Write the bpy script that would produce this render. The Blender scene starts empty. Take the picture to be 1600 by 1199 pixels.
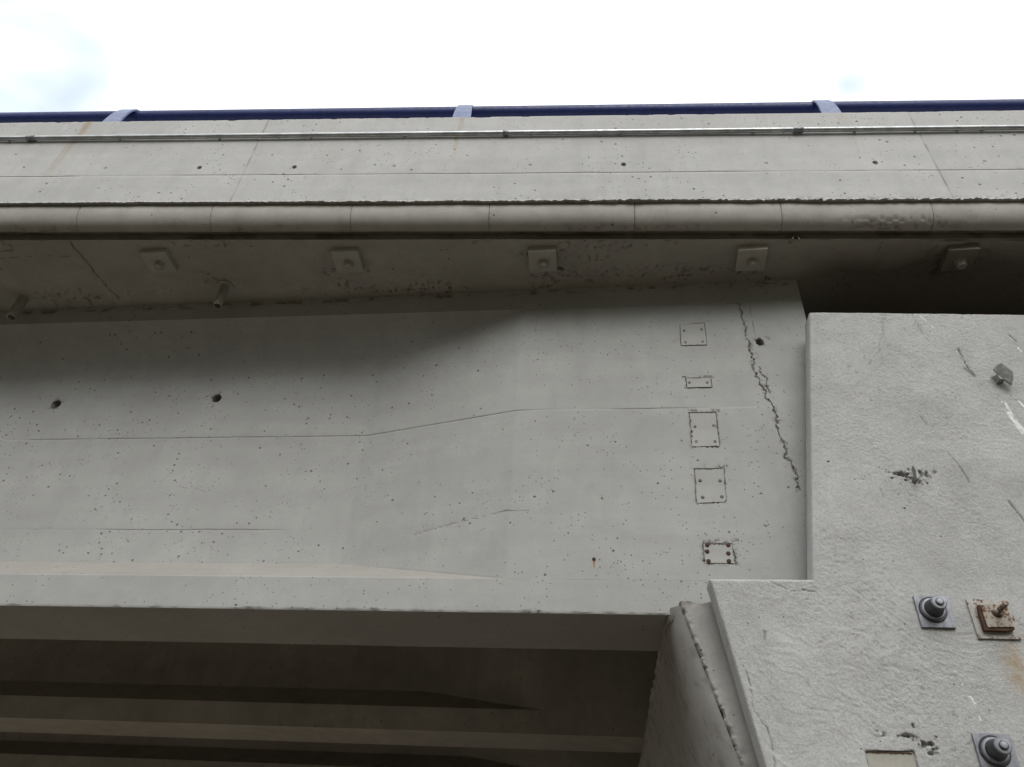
import bpy, bmesh, math
import numpy as np
from mathutils import Matrix, Vector

sc = bpy.context.scene
C = sc.collection
R = math.radians

# ------------------------------------------------------------------ camera
F_PX, YAW, PITCH, ROLL = 1176.1, .1347, .6458, .0626
CAM = np.array([0., 0., 1.6])
_r = np.array([math.cos(YAW), math.sin(YAW), 0]); _f = np.array([-math.sin(YAW), math.cos(YAW), 0]); _z = np.array([0, 0, 1.])
FW = _f*math.cos(PITCH)+_z*math.sin(PITCH); UP = -_f*math.sin(PITCH)+_z*math.cos(PITCH)
RT, UP = _r*math.cos(ROLL)+UP*math.sin(ROLL), -_r*math.sin(ROLL)+UP*math.cos(ROLL)
cam = bpy.data.cameras.new('camera'); co = bpy.data.objects.new('camera', cam); C.objects.link(co)
cam.sensor_width = 36; cam.lens = F_PX/1600*36; cam.clip_end = 3000; cam.clip_start = .05
m = Matrix.Identity(4)
for i in range(3):
    m[i][0], m[i][1], m[i][2], m[i][3] = RT[i], UP[i], -FW[i], CAM[i]
co.matrix_world = m
sc.camera = co

def ray(u, v): return FW+RT*(u-800)/F_PX-UP*(v-599.5)/F_PX
def on_plane(u, v, n, d):
    r = ray(u, v); n = np.array(n, float)
    return CAM+r*((d-n@CAM)/(n@r))
def atY(u, v, Y): return on_plane(u, v, (0, 1, 0), Y)
def atZ(u, v, Z): return on_plane(u, v, (0, 0, 1), Z)

# ------------------------------------------------------------------ sky, sun, exposure
SUN_EL, SUN_AZ = R(42), R(168)        # azimuth measured from +Y (behind the bridge) towards +X; behind thin cloud, high over the viewer's back
w = bpy.data.worlds.new('World'); sc.world = w; w.use_nodes = True
nt = w.node_tree; N = nt.nodes; L = nt.links
bg = N['Background']
sky = N.new('ShaderNodeTexSky'); sky.sky_type = 'NISHITA'; sky.sun_disc = False
sky.sun_elevation = SUN_EL; sky.sun_rotation = SUN_AZ
tc = N.new('ShaderNodeTexCoord')
def wn(t, **k):
    n = N.new(t)
    for a, b in k.items(): setattr(n, a, b)
    return n
nz = wn('ShaderNodeTexNoise'); nz.inputs['Scale'].default_value = 3.2; nz.inputs['Detail'].default_value = 4; nz.inputs['Roughness'].default_value = .62
nz.inputs['Distortion'].default_value = .3
L.new(tc.outputs['Generated'], nz.inputs['Vector'])
# two openings in the cloud cover where the blue comes through
gap = None
for (u, v, rad) in ((50, 60, .30), (1325, 128, .075), (-420, 120, .25), (2100, -300, .2)):
    d = ray(u, v); d = d/np.linalg.norm(d)
    vm = wn('ShaderNodeVectorMath', operation='DISTANCE'); L.new(tc.outputs['Generated'], vm.inputs[0]); vm.inputs[1].default_value = d
    mr = wn('ShaderNodeMapRange', interpolation_type='SMOOTHSTEP'); L.new(vm.outputs['Value'], mr.inputs[0])
    mr.inputs[1].default_value = 0; mr.inputs[2].default_value = rad; mr.inputs[3].default_value = .31 if rad > .1 else .33; mr.inputs[4].default_value = 0
    if gap is None: gap = mr.outputs[0]
    else:
        ad = wn('ShaderNodeMath', operation='ADD'); L.new(gap, ad.inputs[0]); L.new(mr.outputs[0], ad.inputs[1]); gap = ad.outputs[0]
sb = wn('ShaderNodeMath', operation='SUBTRACT'); L.new(nz.outputs['Fac'], sb.inputs[0]); L.new(gap, sb.inputs[1])
cr = wn('ShaderNodeMapRange', interpolation_type='SMOOTHSTEP'); L.new(sb.outputs[0], cr.inputs[0])
cr.inputs[1].default_value = .08; cr.inputs[2].default_value = .40; cr.inputs[3].default_value = .38
mx = wn('ShaderNodeMix', data_type='RGBA'); L.new(cr.outputs[0], mx.inputs[0])
sk = wn('ShaderNodeVectorMath', operation='SCALE'); L.new(sky.outputs['Color'], sk.inputs[0]); sk.inputs[3].default_value = 2.0; tn_ = wn('ShaderNodeVectorMath', operation='MULTIPLY'); L.new(sk.outputs[0], tn_.inputs[0]); tn_.inputs[1].default_value = (.92, 1.04, 1.12); L.new(tn_.outputs[0], mx.inputs[6]); mx.inputs[7].default_value = (9.6, 9.75, 9.9, 1)
L.new(mx.outputs[2], bg.inputs['Color']); bg.inputs['Strength'].default_value = .13
sl = bpy.data.lights.new('sun', 'SUN'); so = bpy.data.objects.new('sun', sl); C.objects.link(so)
sl.energy = 1.3; sl.angle = R(34); sl.color = (1, .97, .92)
sd = Vector((math.sin(SUN_AZ)*math.cos(SUN_EL), math.cos(SUN_AZ)*math.cos(SUN_EL), math.sin(SUN_EL)))
so.rotation_euler = sd.to_track_quat('Z', 'Y').to_euler(); so.location = (0, -5, 20)
vs = sc.view_settings; vs.view_transform = 'Standard'; vs.look = 'None'; vs.gamma = 1; vs.exposure = .3; vs.use_curve_mapping = False
sc.cycles.max_bounces = 10; sc.cycles.diffuse_bounces = 8

# ------------------------------------------------------------------ helpers
rng = np.random.default_rng(7)
def _h(ix, iy, s):
    n = (ix.astype(np.int64)*374761393+iy.astype(np.int64)*668265263+s*1442695041) & 0xffffffff
    n = ((n ^ (n >> 13))*1274126177) & 0xffffffff
    n = ((n ^ (n >> 16))*2246822519) & 0xffffffff
    return (n >> 8)/float(1 << 24)
def vn(x, y, s=0):
    x = np.asarray(x, float); y = np.asarray(y, float)
    x, y = np.broadcast_arrays(x, y)
    ix = np.floor(x); iy = np.floor(y); fx = x-ix; fy = y-iy
    fx = fx*fx*(3-2*fx); fy = fy*fy*(3-2*fy)
    a = _h(ix, iy, s); b = _h(ix+1, iy, s); c = _h(ix, iy+1, s); d = _h(ix+1, iy+1, s)
    return (a+(b-a)*fx)*(1-fy)+(c+(d-c)*fx)*fy          # 0..1
def fbm(x, y, s=0, o=4, g=.5):
    t = 0; a = 1; n = 0
    for k in range(o):
        t = t+a*vn(np.asarray(x)*2**k+k*17.3, np.asarray(y)*2**k-k*9.1, s+k); n += a; a *= g
    return t/n
def sstep(a, b, x):
    t = np.clip((x-a)/(b-a), 0, 1); return t*t*(3-2*t)
def segdist(x, y, pts):
    d = np.full(np.broadcast(x, y).shape, 9.)
    for (ax, ay), (bx, by) in zip(pts[:-1], pts[1:]):
        dx, dy = bx-ax, by-ay; l2 = dx*dx+dy*dy+1e-12
        t = np.clip(((x-ax)*dx+(y-ay)*dy)/l2, 0, 1)
        d = np.minimum(d, np.hypot(x-ax-t*dx, y-ay-t*dy))
    return d

def tag(o, label=None, cat=None, group=None, kind=None):
    if label: o['label'] = label
    if cat: o['category'] = cat
    if group: o['group'] = group
    if kind: o['kind'] = kind
    return o
def link(name, me, mat=None, parent=None):
    o = bpy.data.objects.new(name, me); C.objects.link(o)
    if mat is not None and me is not None and not me.materials: me.materials.append(mat)
    if parent: o.parent = parent
    return o
def empty(name, loc, label, cat, group=None):
    o = bpy.data.objects.new(name, None); C.objects.link(o); o.location = loc; o.empty_display_size = .1
    return tag(o, label, cat, group)
def lattice(name, P, mat, parent=None, dirt=None, sharp=35, flip=False, drop=None, smooth=True):
    """P: (ni, nj, 3) grid of points -> one quad sheet"""
    ni, nj = P.shape[:2]
    me = bpy.data.meshes.new(name)
    idx = np.arange(ni*nj).reshape(ni, nj)
    q = np.stack([idx[:-1, :-1], idx[1:, :-1], idx[1:, 1:], idx[:-1, 1:]], -1)
    if drop is not None: q = q[~drop]
    q = q.reshape(-1, 4)
    if flip: q = q[:, ::-1]
    me.vertices.add(ni*nj); me.vertices.foreach_set('co', P.reshape(-1).astype(np.float32))
    me.loops.add(q.size); me.loops.foreach_set('vertex_index', q.reshape(-1).astype(np.int32))
    me.polygons.add(len(q)); me.polygons.foreach_set('loop_start', np.arange(0, q.size, 4, dtype=np.int32))
    me.update(calc_edges=True)
    if smooth:
        me.polygons.foreach_set('use_smooth', np.ones(len(q), bool))
        me.set_sharp_from_angle(angle=R(sharp))
    at = me.attributes.new('dirt', 'FLOAT', 'POINT')
    at.data.foreach_set('value', (np.zeros(ni*nj) if dirt is None else np.broadcast_to(dirt, (ni, nj)).reshape(-1)).astype(np.float32))
    return link(name, me, mat, parent)
def bm_obj(name, bm, mat, parent=None, smooth=30, bevel=0):
    if bevel:
        bmesh.ops.bevel(bm, geom=[e for e in bm.edges if len(e.link_faces) == 2 and e.calc_face_angle(0) > .6], offset=bevel, segments=2, affect='EDGES', profile=.6)
    bmesh.ops.recalc_face_normals(bm, faces=bm.faces)
    me = bpy.data.meshes.new(name); bm.to_mesh(me); bm.free()
    me.polygons.foreach_set('use_smooth', np.ones(len(me.polygons), bool)); me.set_sharp_from_angle(angle=R(smooth))
    return link(name, me, mat, parent)
def prism(bm, poly, axis, a, b):
    """poly: 2D points in the plane normal to axis, extruded from a to b"""
    def p3(p, t):
        return {'y': (p[0], t, p[1]), 'z': (p[0], p[1], t), 'x': (t, p[0], p[1])}[axis]
    A = [bm.verts.new(p3(p, a)) for p in poly]; B = [bm.verts.new(p3(p, b)) for p in poly]
    n = len(poly)
    bm.faces.new(A); bm.faces.new(B[::-1])
    for i in range(n): bm.faces.new((A[i], B[i], B[(i+1) % n], A[(i+1) % n]))
def box(bm, lo, hi):
    prism(bm, [(lo[0], lo[1]), (hi[0], lo[1]), (hi[0], hi[1]), (lo[0], hi[1])], 'z', lo[2], hi[2])
def lathe(bm, prof, seg=28, M=None, caps=True):
    """prof: (radius, height) along local z"""
    M = M or Matrix.Identity(4); rings = []
    for r, h in prof:
        rings.append([bm.verts.new(M @ Vector((r*math.cos(2*math.pi*k/seg), r*math.sin(2*math.pi*k/seg), h))) for k in range(seg)])
    for a, b in zip(rings[:-1], rings[1:]):
        for k in range(seg): bm.faces.new((a[k], a[(k+1) % seg], b[(k+1) % seg], b[k]))
    if caps:
        bm.faces.new(rings[0][::-1]); bm.faces.new(rings[-1])
def along(p, d):
    d = Vector(d).normalized(); return Matrix.Translation(Vector(p)) @ d.to_track_quat('Z', 'Y').to_matrix().to_4x4()

# ------------------------------------------------------------------ materials
class MT:
    def __init__(s, name):
        s.m = bpy.data.materials.new(name); s.m.use_nodes = True; s.t = s.m.node_tree; s.N = s.t.nodes; s.L = s.t.links
        s.b = s.N['Principled BSDF']; tc = s.N.new('ShaderNodeTexCoord'); s.co = tc.outputs['Object']
    def n(s, t, ins=None, **k):
        x = s.N.new(t)
        for a, b in k.items(): setattr(x, a, b)
        for a, b in (ins or {}).items():
            if isinstance(b, bpy.types.NodeSocket): s.L.new(b, x.inputs[a])
            else: x.inputs[a].default_value = b
        return x
    def noise(s, scale, detail=4, rough=.55, vec=None, dist=0):
        return s.n('ShaderNodeTexNoise', {'Vector': vec or s.co, 'Scale': scale, 'Detail': detail, 'Roughness': rough, 'Distortion': dist}).outputs['Fac']
    def mr(s, v, a, b, c=0., d=1., smooth=True):
        return s.n('ShaderNodeMapRange', {0: v, 1: a, 2: b, 3: c, 4: d}, interpolation_type='SMOOTHSTEP' if smooth else 'LINEAR').outputs[0]
    def math(s, op, a, b=0., c=0.):
        return s.n('ShaderNodeMath', {0: a, 1: b, 2: c}, operation=op).outputs[0]
    def mix(s, f, a, b):
        return s.n('ShaderNodeMix', {0: f, 6: a, 7: b}, data_type='RGBA').outputs[2]
    def mul(s, col, f):     # multiply colour by value
        return s.n('ShaderNodeVectorMath', {0: col, 3: f}, operation='SCALE').outputs[0]
    def scale(s, v): return s.n('ShaderNodeMapping', {'Vector': s.co, 'Scale': v}).outputs[0]
    def sep(s): return s.n('ShaderNodeSeparateXYZ', {0: s.co}).outputs
    def bump(s, h, strength=1., dist=.01, prev=None):
        i = {'Height': h, 'Strength': strength, 'Distance': dist}
        if prev is not None: i['Normal'] = prev
        return s.n('ShaderNodeBump', i).outputs[0]
    def out(s, col, rough=.85, normal=None, metal=0.):
        for k, v in (('Base Color', col), ('Roughness', rough), ('Metallic', metal)):
            if isinstance(v, bpy.types.NodeSocket): s.L.new(v, s.b.inputs[k])
            else: s.b.inputs[k].default_value = v
        if normal is not None: s.L.new(normal, s.b.inputs['Normal'])
        return s.m
def rgb(r, g, b): return (r, g, b, 1)

def concrete(name, a, b, pits=.5, stain=.5, streak=.0, rough_bump=.3, pit_scale=26, rust=(), extra=None):
    """cast concrete: cloudy tone, formwork sheen, air-bubble pits, dirt kept in cracks and painted recess shade (the mesh's own 'dirt')"""
    M = MT(name)
    cloud = M.noise(1.3, 6, .6)
    col = M.mix(M.mr(cloud, .3, .7), a, b)
    blot = M.noise(5.5, 5, .65, dist=.6)
    col = M.mul(col, M.mr(blot, .25, .8, 1-.14*stain, 1+.08*stain))
    grain = M.noise(90, 4, .7)
    col = M.mul(col, M.mr(grain, .25, .75, .93, 1.05))
    sx = M.noise(1, 5, .6, vec=M.scale((9, 9, .7)))
    col = M.mul(col, M.mr(sx, .45, .75, 1., 1-streak))
    bd = M.noise(1, 4, .6, vec=M.scale((.5, .5, 7)))
    col = M.mul(col, M.mr(bd, .35, .65, .965, 1.02))
    # pits: their inner shade is painted in a dark earth colour
    dens = M.noise(2.6, 3, .6)
    hs = []; pitm = None
    for sc_, k, r0 in ((pit_scale, .42, .21), (pit_scale*2.1, .45, .22)):
        wv = M.n('ShaderNodeVectorMath', {0: M.co, 1: M.n('ShaderNodeVectorMath', {0: M.n('ShaderNodeTexNoise', {'Vector': M.co, 'Scale': 60., 'Detail': 2.}).outputs['Color'], 3: .008}, operation='SCALE').outputs[0]}, operation='ADD').outputs[0]
        v = M.n('ShaderNodeTexVoronoi', {'Vector': wv, 'Scale': sc_}, feature='F1')
        cs = M.n('ShaderNodeSeparateColor', {0: v.outputs['Color']}).outputs
        on = M.math('LESS_THAN', cs[0], M.mr(dens, .38, .72, .02*pits, k*pits*1.6))
        rad = M.math('MULTIPLY_ADD', cs[1], r0*.8, r0*.45)
        p = M.math('SMOOTH_MIN', 1., M.mr(M.math('DIVIDE', v.outputs['Distance'], rad), .6, 1., 1., 0.), 0.)
        p = M.math('MULTIPLY', p, on)
        pitm = p if pitm is None else M.math('MAXIMUM', pitm, p)
    dirt = M.n('ShaderNodeAttribute', attribute_name='dirt').outputs['Fac']  # on the soffit this also carries the painted recess shade
    soil_shade = M.mix(M.noise(30, 3), rgb(.045, .036, .026), rgb(.11, .09, .068))
    col = M.mix(M.math('MULTIPLY', pitm, .78), col, soil_shade)
    col = M.mix(M.math('MULTIPLY', dirt, .9), col, soil_shade)
    col = M.mix(M.mr(dirt, 0., -1., 0., 1., False), col, rgb(.215, .178, .132))      # negative: tan dust
    if extra: col = extra(M, col)
    h = M.math('MULTIPLY_ADD', pitm, -1.0, M.math('MULTIPLY', grain, .12*rough_bump*2))
    n1 = M.bump(M.noise(7, 5, .6), .25*rough_bump, .02)
    nn = M.bump(h, .55, .006, n1)
    return M.out(col, .88, nn)

def rust_streaks(spots):
    """spots: (x at top, x at bottom, z top, z bottom, half width, strength) seen on the outer face"""
    def f(M, col):
        x, y, z = M.sep()
        for (x0, x1, zt, zb, hw, st) in spots:
            t = M.mr(z, zb, zt, 0., 1., False)
            xc = M.math('MULTIPLY_ADD', t, x0-x1, x1)
            wob = M.math('MULTIPLY_ADD', M.noise(1, 3, .5, vec=M.scale((14, 1, 5))), .05, -.025)
            d = M.math('ABSOLUTE', M.math('ADD', M.math('SUBTRACT', x, xc), wob))
            k = M.math('MULTIPLY', M.mr(d, hw*.15, hw, 1., 0.), M.math('POWER', t, .8))
            k = M.math('MULTIPLY', k, M.mr(M.noise(1, 4, .6, vec=M.scale((60, 2, 3))), .3, .65, .25, 1.))
            k = M.math('MULTIPLY', k, M.math('LESS_THAN', z, zt+.01))
            col = M.mix(M.math('MULTIPLY', k, st), col, rgb(.30, .19, .075))
        return col
    return f

M_girder = concrete('girder_concrete', rgb(.345, .346, .336), rgb(.385, .387, .377), pits=.7, stain=.5, streak=.035, rough_bump=.3, pit_scale=24)
M_girder_in = concrete('inner_girder_concrete', rgb(.37, .35, .31), rgb(.43, .41, .37), pits=.35, stain=1., streak=.10)
M_parapet = concrete('parapet_concrete', rgb(.415, .413, .402), rgb(.46, .458, .448), pits=.85, stain=.5, streak=.07, pit_scale=21,
                     extra=rust_streaks([(-4.02, -4.06, 6.86, 5.95, .05, .75), (-.985, -1.0, 6.86, 6.2, .03, .6), (1.9, 1.93, 6.86, 6.2, .09, .13), (-2.0, -1.98, 6.8, 5.9, .12, .08)]))
M_cornice = concrete('cornice_concrete', rgb(.38, .368, .338), rgb(.43, .418, .388), pits=.15, stain=.8, streak=.08)
M_soffit = concrete('soffit_concrete', rgb(.32, .305, .265), rgb(.37, .355, .315), pits=.25, stain=.8)
M_stem = concrete('abutment_concrete', rgb(.33, .32, .30), rgb(.39, .38, .36), pits=.45, stain=.8, pit_scale=20)

M_grime_shade = concrete('stained_shade_concrete', rgb(.14, .13, .11), rgb(.22, .205, .18), pits=.3, stain=1.)  # back wall's recess shade is in this colour; also the stained last anchor
def wall_mat():
    M = MT('rendered_wall')
    col = M.mix(M.mr(M.noise(1.1, 6, .62), .3, .7), rgb(.39, .39, .38), rgb(.45, .452, .445))
    col = M.mul(col, M.mr(M.noise(6, 5, .65, dist=.8), .25, .8, .92, 1.05))
    col = M.mix(M.mr(M.noise(3.4, 5, .68, dist=1.), .5, .72, 0., .45), col, rgb(.31, .315, .32))
    fine = M.noise(150, 4, .75)
    col = M.mul(col, M.mr(M.noise(110, 3, .8), .25, .75, .80, 1.12))
    x, y, z = M.sep()
    # rust run below the rusty plate
    p = atY(1592, 1050, 3.76)
    d = M.n('ShaderNodeVectorMath', {0: M.n('ShaderNodeMapping', {'Vector': M.co, 'Location': (-p[0]*1.6, 0, -p[2]*.8), 'Scale': (1.6, 0, .8)}).outputs[0]}, operation='LENGTH').outputs['Value']
    k = M.math('MULTIPLY', M.mr(d, .02, .16, 1., 0.), M.mr(M.noise(18, 5, .7), .35, .65, .2, 1.))
    col = M.mix(M.math('MULTIPLY', k, .6), col, rgb(.33, .22, .10))
    dirt = M.n('ShaderNodeAttribute', attribute_name='dirt').outputs['Fac']
    soil_shade = M.mix(M.noise(40, 3), rgb(.04, .037, .03), rgb(.10, .095, .085))
    col = M.mix(M.mr(dirt, 0., 1., 0., .9, False), col, soil_shade)
    col = M.mix(M.mr(dirt, 0., -1., 0., 1., False), col, rgb(.74, .75, .75))       # negative: scraped white
    sp = M.n('ShaderNodeTexVoronoi', {'Vector': M.co, 'Scale': 34.}, feature='F1')
    on = M.math('LESS_THAN', M.n('ShaderNodeSeparateColor', {0: sp.outputs['Color']}).outputs[0], .05)
    pit = M.math('MULTIPLY', M.mr(sp.outputs['Distance'], .1, .2, 1., 0.), on)
    col = M.mix(M.math('MULTIPLY', pit, .75), col, soil_shade)  # pit shade painted as dark spots, no relief behind them
    h = M.math('ADD', M.math('MULTIPLY', M.noise(105, 3, .75), 1.), M.math('MULTIPLY', fine, .5))
    pat = M.mr(M.noise(2.4, 4, .6), .3, .7, .25, 1.15)
    nn = M.bump(M.math('MULTIPLY', h, pat), .62, .008)
    return M.out(col, .92, nn)
M_wall = wall_mat()

def metal(name, a, b, rough=.45, metal_=.9, spots=None, nscale=14):
    M = MT(name)
    col = M.mix(M.mr(M.noise(nscale, 5, .65), .35, .65), a, b)
    if spots:
        f = M.mr(M.noise(spots[1], 6, .72), spots[2], spots[2]+.1)
        col = M.mix(f, col, M.mix(M.noise(spots[1]*4, 3), spots[0], tuple(c*.45 for c in spots[0][:3])+(1,)))
        met = M.math('MULTIPLY', M.math('SUBTRACT', 1., f), metal_)
    else: met = metal_
    return M.out(col, M.mr(M.noise(nscale*3, 3), .3, .7, rough-.08, rough+.12), M.bump(M.noise(nscale*6, 4), .15, .002), met)
M_galv = metal('galvanised_steel', rgb(.36, .38, .39), rgb(.52, .54, .55), .42, .85, nscale=9)
M_galv_dull = metal('dull_zinc_steel', rgb(.19, .20, .225), rgb(.32, .33, .36), .5, .6)
M_blue = metal('blue_paint', rgb(.004, .014, .10), rgb(.007, .021, .13), .5, .0)
M_bluepost = metal('pale_blue_paint', rgb(.12, .16, .29), rgb(.18, .22, .35), .5, .0)  # posts and base plates in a paler blue than the rail tube
M_rubber = metal('black_grease_cap', rgb(.018, .018, .02), rgb(.05, .05, .054), .38, .1)
M_rust = metal('rusted_steel', rgb(.085, .04, .018), rgb(.045, .022, .012), .85, .0, nscale=40)
M_rustplate = metal('rust_spotted_paint', rgb(.36, .35, .32), rgb(.42, .41, .38), .7, .0, spots=(rgb(.17, .06, .018), 34, .53))
M_rustpaint = metal('rust_eaten_paint', rgb(.34, .30, .25), rgb(.40, .37, .32), .75, .0, spots=(rgb(.15, .055, .018), 30, .49))
M_grout = concrete('grout', rgb(.35, .35, .335), rgb(.38, .38, .365), pits=.2, stain=.4)
M_plate = concrete('overpainted_plate', rgb(.355, .34, .30), rgb(.395, .38, .34), pits=.0, stain=.5)
M_rustbolt = metal('rust_spotted_bolt', rgb(.22, .17, .13), rgb(.30, .25, .21), .75, .1, spots=(rgb(.13, .05, .018), 60, .48))
M_bolt = metal('dirty_screw', rgb(.12, .115, .105), rgb(.2, .19, .175), .7, .2)
M_pipe = metal('painted_drain_pipe', rgb(.26, .245, .21), rgb(.32, .30, .265), .7, .0)
M_stub = metal('weathered_steel', rgb(.18, .185, .18), rgb(.3, .3, .29), .6, .3, nscale=30)
def ground_mat():
    M = MT('bare_ground')
    col = M.mix(M.mr(M.noise(.35, 6, .6), .35, .65), rgb(.056, .043, .027), rgb(.080, .063, .041))
    col = M.mul(col, M.mr(M.noise(12, 5, .7), .25, .75, .7, 1.2))
    return M.out(col, .95, M.bump(M.noise(9, 6, .7), .6, .05))
M_ground = ground_mat()

# ------------------------------------------------------------------ ground
gx = np.concatenate([[-1500, -400, -120], np.linspace(-40, 40, 61), [120, 400, 1500]])
GX, GY = np.meshgrid(gx, gx, indexing='ij')
GZ = (fbm(GX*.3, GY*.3, 3)-.5)*.25*(np.hypot(GX, GY) < 60) - .15
lat = lattice('ground', np.stack([GX, GY, GZ], -1), M_ground, sharp=180); tag(lat, kind='structure', label='bare brown earth ground below the bridge')

# unseen pale paving added to bounce light onto the girder undersides
bm = bmesh.new(); box(bm, (-60, 4.7, -.5), (-.4, 10.4, .06))
def bounce_mat():
    M = MT('pale_bounce_paving')
    col = M.mix(M.mr(M.noise(1.2, 6, .65), .3, .7), rgb(.39, .33, .26), rgb(.46, .395, .315))
    return M.out(col, .9, M.bump(M.noise(40, 5, .7), .4, .01))
tag(bm_obj('bounce_slab', bm, bounce_mat()), kind='structure', label='unseen pale paving added below the girders to bounce light')

# unseen wooded bank added behind the viewer to block low sky
hx_ = np.linspace(-140, 140, 141); ht = np.linspace(0, 1, 36)
HX, HT = np.meshgrid(hx_, ht, indexing='ij')
HY = -13-HT*34+(fbm(HX*.05, HT*0, 5)-.5)*10
HZ = -.3+13.5*sstep(0, .55, HT)+8*HT+(fbm(HX*.35, HT*14, 6, 5, .6)-.45)*5.5*sstep(.02, .3, HT)
def sky_block_mat():
    M = MT('sky_block_foliage')
    col = M.mix(M.mr(M.noise(.8, 6, .7), .35, .65), rgb(.028, .04, .016), rgb(.075, .085, .038))
    return M.out(col, .9, M.bump(M.noise(3, 6, .75), 1., .3))
tag(lattice('sky_block_bank', np.stack([HX, HY, HZ], -1), sky_block_mat(), sharp=180, flip=True), kind='structure', label='unseen wooded bank added behind the viewer to block low sky')

# ------------------------------------------------------------------ girder dimensions (metres)
ZB, HF, HC, DR, WF, SP = 3.074, .192, .203, .276, .603, 2.83
Z1, Z2, ZT, ZW = 4.42, 3.698, 5.314, 5.076
XK, XT, XE, YG = -1.58, -.507, 1.455, 4.0
def soff(x): return 5.51+.0113*np.clip(x, -9, 3)     # deck soffit at the girder line
ZTOP = 5.56

# crack and mark polylines on the girder's face, traced on its plane
def PXZ(pts, Y): return [tuple(atY(u, v, Y)[[0, 2]]) for u, v in pts]
crackA = PXZ([(1153, 462), (1159, 485), (1163, 508), (1167, 527), (1174, 545), (1177, 562), (1182, 587), (1190, 600), (1197, 618), (1206, 628), (1207, 640), (1213, 655), (1218, 680), (1226, 700), (1233, 720), (1240, 735), (1250, 765)], YG)
crackB = PXZ([(1190, 575), (1195, 592), (1203, 612)], YG)
crackC = PXZ([(1170, 470), (1180, 525)], YG)
crackD = PXZ([(640, 818), (660, 814), (700, 808), (790, 798), (826, 798)], YG)
patches = []  # grouted pockets: corners (px) , jaggedness, bolt list, bolt radius
def pc(c): return [tuple(atY(u, v, YG)[[0, 2]]) for u, v in c]
PATCH = [
    ('thin_square', [(1062, 507), (1101, 505), (1105, 539), (1064, 540)], .0015, [(1069, 517), (1096, 515), (1071, 535), (1098, 534)], 'a'),
    ('small_low', [(1071, 591), (1111, 590), (1113, 605), (1073, 606)], .003, [(1077, 598), (1105, 598)], 'a'),
    ('tall', [(1077, 645), (1119, 644), (1125, 698), (1081, 699)], .006, [(1086, 667), (1115, 665), (1088, 690), (1117, 690)], 'a'),
    ('dark_bolts', [(1085, 733), (1131, 732), (1136, 785), (1088, 787)], .004, [(1094, 751), (1125, 751), (1098, 777), (1128, 776)], 'b'),
    ('rusty', [(1098, 849), (1145, 850), (1150, 881), (1100, 881)], .006, [(1105, 852), (1105, 862), (1107, 877), (1138, 852), (1138, 865), (1139, 877)], 'c'),
]

def girder_profile(xs, dense):
    """rows of (y offset from the girder front, z) for each station"""
    r = DR*np.clip((XT-xs)/(XT-XK), 0, 1)
    zl = ZB+HF+np.maximum(HC*r/DR, .001); zu = ZT-np.maximum((ZT-ZW)*r/DR, .001)
    rows = []
    o = np.ones_like(xs)
    for y in ((.603, .3, .12, .05, .02, .006) if dense else (.603,)): rows.append((y*o, ZB*o, 0))
    for z in np.linspace(0, HF, 26 if dense else 2): rows.append((0*o, (ZB+z)*o, 1))
    for t in ((.1, .35, .65, .9) if dense else (.5,)): rows.append((r*t, ZB+HF+(zl-ZB-HF)*t, 2))
    lo, hi = ZB+HF+HC+.012, ZW-.012
    mid = np.arange(lo, hi, .0075) if dense else np.linspace(lo, hi, 4)
    if dense: mid = np.sort(np.concatenate([mid, [Z1-.004, Z1, Z1+.004, Z2-.003, Z2, Z2+.003]]))
    rows.append((r, zl, 3))
    for t in (np.linspace(.08, .95, 20) if dense else ()): rows.append((r, zl+(lo-zl)*t, 3))
    for z in mid: rows.append((r, z*o, 3))
    for t in (np.linspace(.04, .95, 20) if dense else ()): rows.append((r, hi+(zu-hi)*t, 3))
    rows.append((r, zu, 3))
    for t in ((.1, .35, .65, .9) if dense else (.5,)): rows.append((r*(1-t), zu+(ZT-zu)*t, 4))
    for t in np.linspace(0, 1, 22 if dense else 2): rows.append((0*o, (ZT+(ZTOP-ZT)*t)*o, 5))
    rows.append((.603*o, ZTOP*o, 6))
    # plain rear
    if not dense:
        rb = .2*r/DR
        rows += [(.603*o, ZT*o, 6), (.603-rb, zu, 6), (.603-rb, zl, 6), (.603*o, ZB+HF*o, 6), (.603*o, ZB*o, 6)]
    Y_, Z_, K_ = np.stack([a[0] for a in rows], 1), np.stack([a[1] for a in rows], 1), np.array([a[2] for a in rows])
    if dense:                                     # coved corner between web and top flange
        ys_ = r[:, None]*(ZT-Z_)/(ZT-zu)[:, None]; a_ = np.repeat(r[:, None], Z_.shape[1], 1); kk = .16*r[:, None]/DR+1e-6
        sm = np.minimum(a_, ys_)-np.maximum(kk-np.abs(a_-ys_), 0)**2/kk/4
        on = ((K_ == 3) | (K_ == 4))[None, :] & (Z_ > 4.7)
        Y_ = np.where(on, np.maximum(sm, 0), Y_)
    return Y_, Z_, K_

# stations: fine where the photo shows detail
holes = [(-4.056, 4.741, .034), (-2.784, 4.769, .034)]
hole_end = (1.119, 4.957, .026)
xs = [np.array([-24., -18, -12, -8, -6.5, -5.6]), np.arange(-5.2, -4.2, .012), np.arange(-4.2, -3.95, .006), np.arange(-3.95, -2.85, .012), np.arange(-2.85, -2.71, .006),
      np.arange(-2.71, .58, .011), np.arange(.58, 1.45, .0038), np.array([1.455])]
xs = np.concatenate(xs)
Yo, Zo, kind = girder_profile(xs, True)
Xo = np.repeat(xs[:, None], Yo.shape[1], 1)
dep = np.zeros_like(Xo); dirt = np.zeros_like(Xo)
face = np.isin(kind, (1, 3, 5))[None, :] & (Xo > -7)
# gentle unevenness of the cast face
dep += face*((fbm(Xo*1.5, Zo*1.5, 11)-.5)*.004)
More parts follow.
